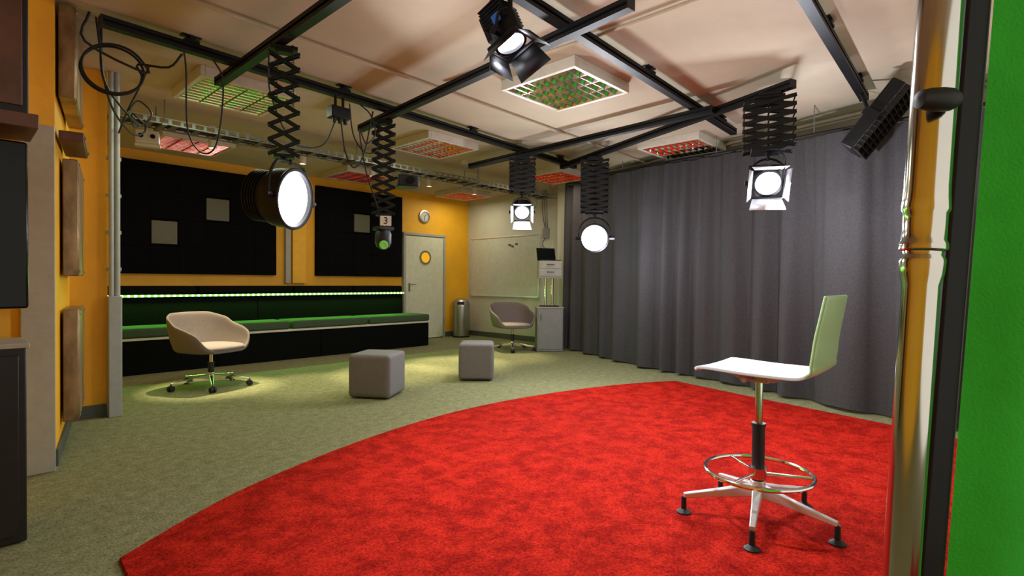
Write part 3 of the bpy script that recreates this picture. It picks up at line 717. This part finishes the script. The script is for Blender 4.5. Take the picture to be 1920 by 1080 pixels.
t=MB(); t.box((-.006,0,0),(.01,.18,.26)); t.obj('poster_sheet',m_dark,e)

# ------------------------------------------------------------------ near wall furniture (yellow side)
Rw=math.atan2(.22,1.25)
def wallbox(name,label,y0,y1,z0,z1,th,mat,cat,grp=None):
    u=Vector((.22,1.25,0)).normalized(); p0=Vector((.44,4.15,0))
    a=p0+u*(y0-4.15)/u.y; b_=p0+u*(y1-4.15)/u.y
    e=thing(name,label,cat,(a+b_)/2+Vector((0,0,z0)),group=grp)
    L=(b_-a).length; Rm=Matrix.Rotation(-Rw,4,'Z'); h=z1-z0
    t=MB(); t.M=Rm; t.box((th/2+.004,0,h/2),(th-.02,L,h)); t.obj('panel_body',mat,e,bevel=.006)
    t=MB(); t.M=Rm; t.box((th-.008,0,h/2),(.012,L-.02,h-.02)); t.obj('panel_face',mat,e,bevel=.003)
    for yy in(-L/2+.03,L/2-.03):
        for zz in(.03,h-.03):
            t=MB(); t.M=Rm; t.cyl((th-.003,yy,zz),(th+.003,yy,zz),.008,seg=10); t.obj('screw',m_steel,e)
wallbox('wall_absorber','brushed bronze metal panel mounted on yellow wall',4.48,5.2,1.14,1.90,.10,m_copper,'wall panel','bronze metal panels on yellow wall')
wallbox('wall_absorber','brushed bronze metal panel mounted low on yellow wall',4.48,5.2,.19,.92,.10,m_copper,'wall panel','bronze metal panels on yellow wall')
wallbox('wall_absorber','large bronze panel mounted high on yellow wall',4.20,5.05,2.22,2.78,.10,m_copper,'wall panel','bronze metal panels on yellow wall')
wallbox('wood_shelf','short brown wooden wall shelf on yellow wall',4.2,4.75,1.96,2.02,.14,m_brown,'shelf')
e=thing('low_cabinet','dark low cabinet with pale top by yellow wall','cabinet',(-.13,3.2,0))
t=MB(); t.box((0,0,.42),(.72,.30,.83)); t.obj('cabinet_body',m_dark,e,bevel=.006)
t=MB(); t.box((0,0,.84),(.74,.32,.02)); t.obj('cabinet_top',m_beige,e,bevel=.003)
t=MB(); t.box((.17,-.155,.42),(.33,.014,.76)); t.obj('cabinet_door',m_dark,e,bevel=.003)
t=MB(); t.box((.04,-.172,.6),(.014,.02,.14)); t.obj('door_handle',m_steel,e,bevel=.003)
e=thing('wall_monitor','large black glossy wall monitor','monitor',(-.10,3.25,.98))
t=MB(); t.box((0,.0,.38),(.70,.09,.74)); t.obj('monitor_housing',m_gloss,e,bevel=.012,bseg=3)
t=MB(); t.box((0,-.047,.38),(.68,.006,.72)); t.obj('monitor_screen',m_gloss,e)
t=MB(); t.box((0,.09,.38),(.3,.09,.3)); t.obj('wall_mount',m_black,e)
e=thing('wall_cupboard','dark upper cupboard with brown wooden bottom trim','cupboard',(-.12,3.2,1.75))
t=MB(); t.box((0,.0,.56),(.72,.30,.98)); t.obj('cupboard_body',m_dark,e,bevel=.006)
t=MB(); t.box((.01,-.01,.04),(.76,.33,.06)); t.obj('bottom_trim',m_brown,e,bevel=.004)
t=MB(); t.box((.17,-.155,.56),(.34,.014,.92)); t.obj('cupboard_door',m_brown,e,bevel=.003)

# ------------------------------------------------------------------ chrome stand pole in front
e=thing('light_stand','thick polished steel telescopic light stand pole','light stand',(.853,.131,.015))
ax=Vector((.0343,-.0364,1)).normalized()
t=MB(); t.M=orient(ax); t.lathe([(.02,.0),(.021,.02),(.021,1.115),(.0245,1.13),(.0255,1.145),(.0255,1.15),(.0225,1.155),(.0225,1.16)],40); t.obj('lower_tube',m_polem,e)
t=MB(); t.M=orient(ax); t.lathe([(.022,1.16),(.027,1.163),(.027,1.17),(.0245,1.175),(.0245,1.21),(.027,1.215),(.026,1.23),(.0252,1.245),(.0252,2.33),(.02,2.34)],40); t.obj('upper_tube',m_polem,e)
t=MB(); t.lathe([(.16,0),(.16,.01),(.05,.02),(.03,.06)],40); t.obj('stand_base',m_black,e)
kc=ax*1.35; lat=Vector((.686,-.728,0)); fw=Vector((.728,.686,0))
c0=kc-fw*.036-lat*.022; 
t=MB(); t.M=orient(lat,c0); t.lathe([(.003,-.026),(.011,-.023),(.014,-.01),(.015,.005),(.014,.016),(.010,.024),(.002,.026)],24)
t.obj('clamp_knob',m_blackp,e)
t=MB(); t.cyl(kc-fw*.035-lat*.012,kc,.009); t.obj('clamp_bolt',m_steel,e)

# ------------------------------------------------------------------ green screen
e=thing('green_screen','bright green chroma key cloth on a black frame','green screen',(1.046,.130,.015))
sl=.0635; W=1.1
t=MB()
rows=[]
for z in(0.0,2.45):
    o_=lat*(sl*z)+Vector((0,0,z)); rows.append([o_-lat*.018-fw*.02,o_+lat*.02-fw*.02,o_+lat*.02+fw*.02,o_-lat*.018+fw*.02])
t.grid(rows,True); t.add(rows[0],[(0,1,2,3)]); t.add(rows[1],[(0,1,2,3)]); t.obj('frame_post',m_black,e,bevel=.004)
t=MB(); p=lat*W-fw*.25; t.cyl(p,p+Vector((0,0,2.45)),.02); t.obj('frame_post',m_black,e)
t=MB(); t.cyl(lat*(sl*2.45)+Vector((0,0,2.44)),p+Vector((0,0,2.44)),.015); t.obj('top_bar',m_black,e)
t=MB(); t.cyl(Vector((0,0,.02)),p+Vector((0,0,.02)),.015); t.obj('bottom_bar',m_black,e)
rows=[]
for j in range(31):
    z=.03+2.39*j/30; row=[]
    for i in range(61):
        u=i/60; s0=lat*(sl*z+.018); s1=p
        q=s0*(1-u)+s1*u+Vector((0,0,z))-fw*.024
        f=(.012*math.sin(u*19+z*1.3)+.009*math.sin(u*43-z*2+1)+.007*math.sin(z*6+u*9))*min(1,u*8)*min(1,(1-u)*8)
        row.append(q-fw*f)
    rows.append(row)
t=MB(); t.grid(rows); t.obj('green_cloth',m_green,e,ang=180)

# ------------------------------------------------------------------ lights
def area(loc,tgt,sx,sy,power,col,spread=180):
    l=bpy.data.lights.new('room_light','AREA'); l.shape='RECTANGLE'; l.size=sx; l.size_y=sy; l.energy=power; l.color=col; l.spread=math.radians(spread)
    o=bpy.data.objects.new('room_light',l); sc.collection.objects.link(o); o.location=loc
    o.rotation_euler=(Vector(tgt)-Vector(loc)).to_track_quat('-Z','Y').to_euler()
for x,y,pw,c in((3.55,2.75,22,(1,.97,.88)),(1.74,5.02,18,(.9,1,.75)),(4.05,5.13,17,(1,.93,.78)),(2.02,7.25,4,(1,.8,.6)),(4.38,7.46,4,(1,.8,.6)),(6.45,5.15,12,(1,.9,.75)),(6.7,7.6,12,(1,.95,.75))):
    area((x,y,H-.1),(x,y,0),.6,.6,pw,c)
area((3.3,7.84,.89),(3.3,7.50,.5),4.5,.02,34,(.22,1,.10))
w=bpy.data.worlds.new('w'); sc.world=w; w.use_nodes=True
bg=w.node_tree.nodes['Background']; bg.inputs[0].default_value=(1,.94,.82,1); bg.inputs[1].default_value=1.08

# ------------------------------------------------------------------ camera
cam=bpy.data.cameras.new('camera'); cam.lens=36*998/1920; cam.sensor_width=36; cam.clip_start=.02
co=bpy.data.objects.new('camera',cam); sc.collection.objects.link(co)
pitch=math.radians(-.75); roll=math.radians(.46)
f=Vector((.728*math.cos(pitch),.686*math.cos(pitch),math.sin(pitch))).normalized()
z=-f; x=f.cross(Vector((0,0,1))).normalized(); y=z.cross(x)
m=Matrix((x,y,z)).transposed()@Matrix.Rotation(roll,3,'Z')
mm=m.to_4x4(); mm.translation=Vector((0,0,1.13)); co.matrix_world=mm
sc.camera=co
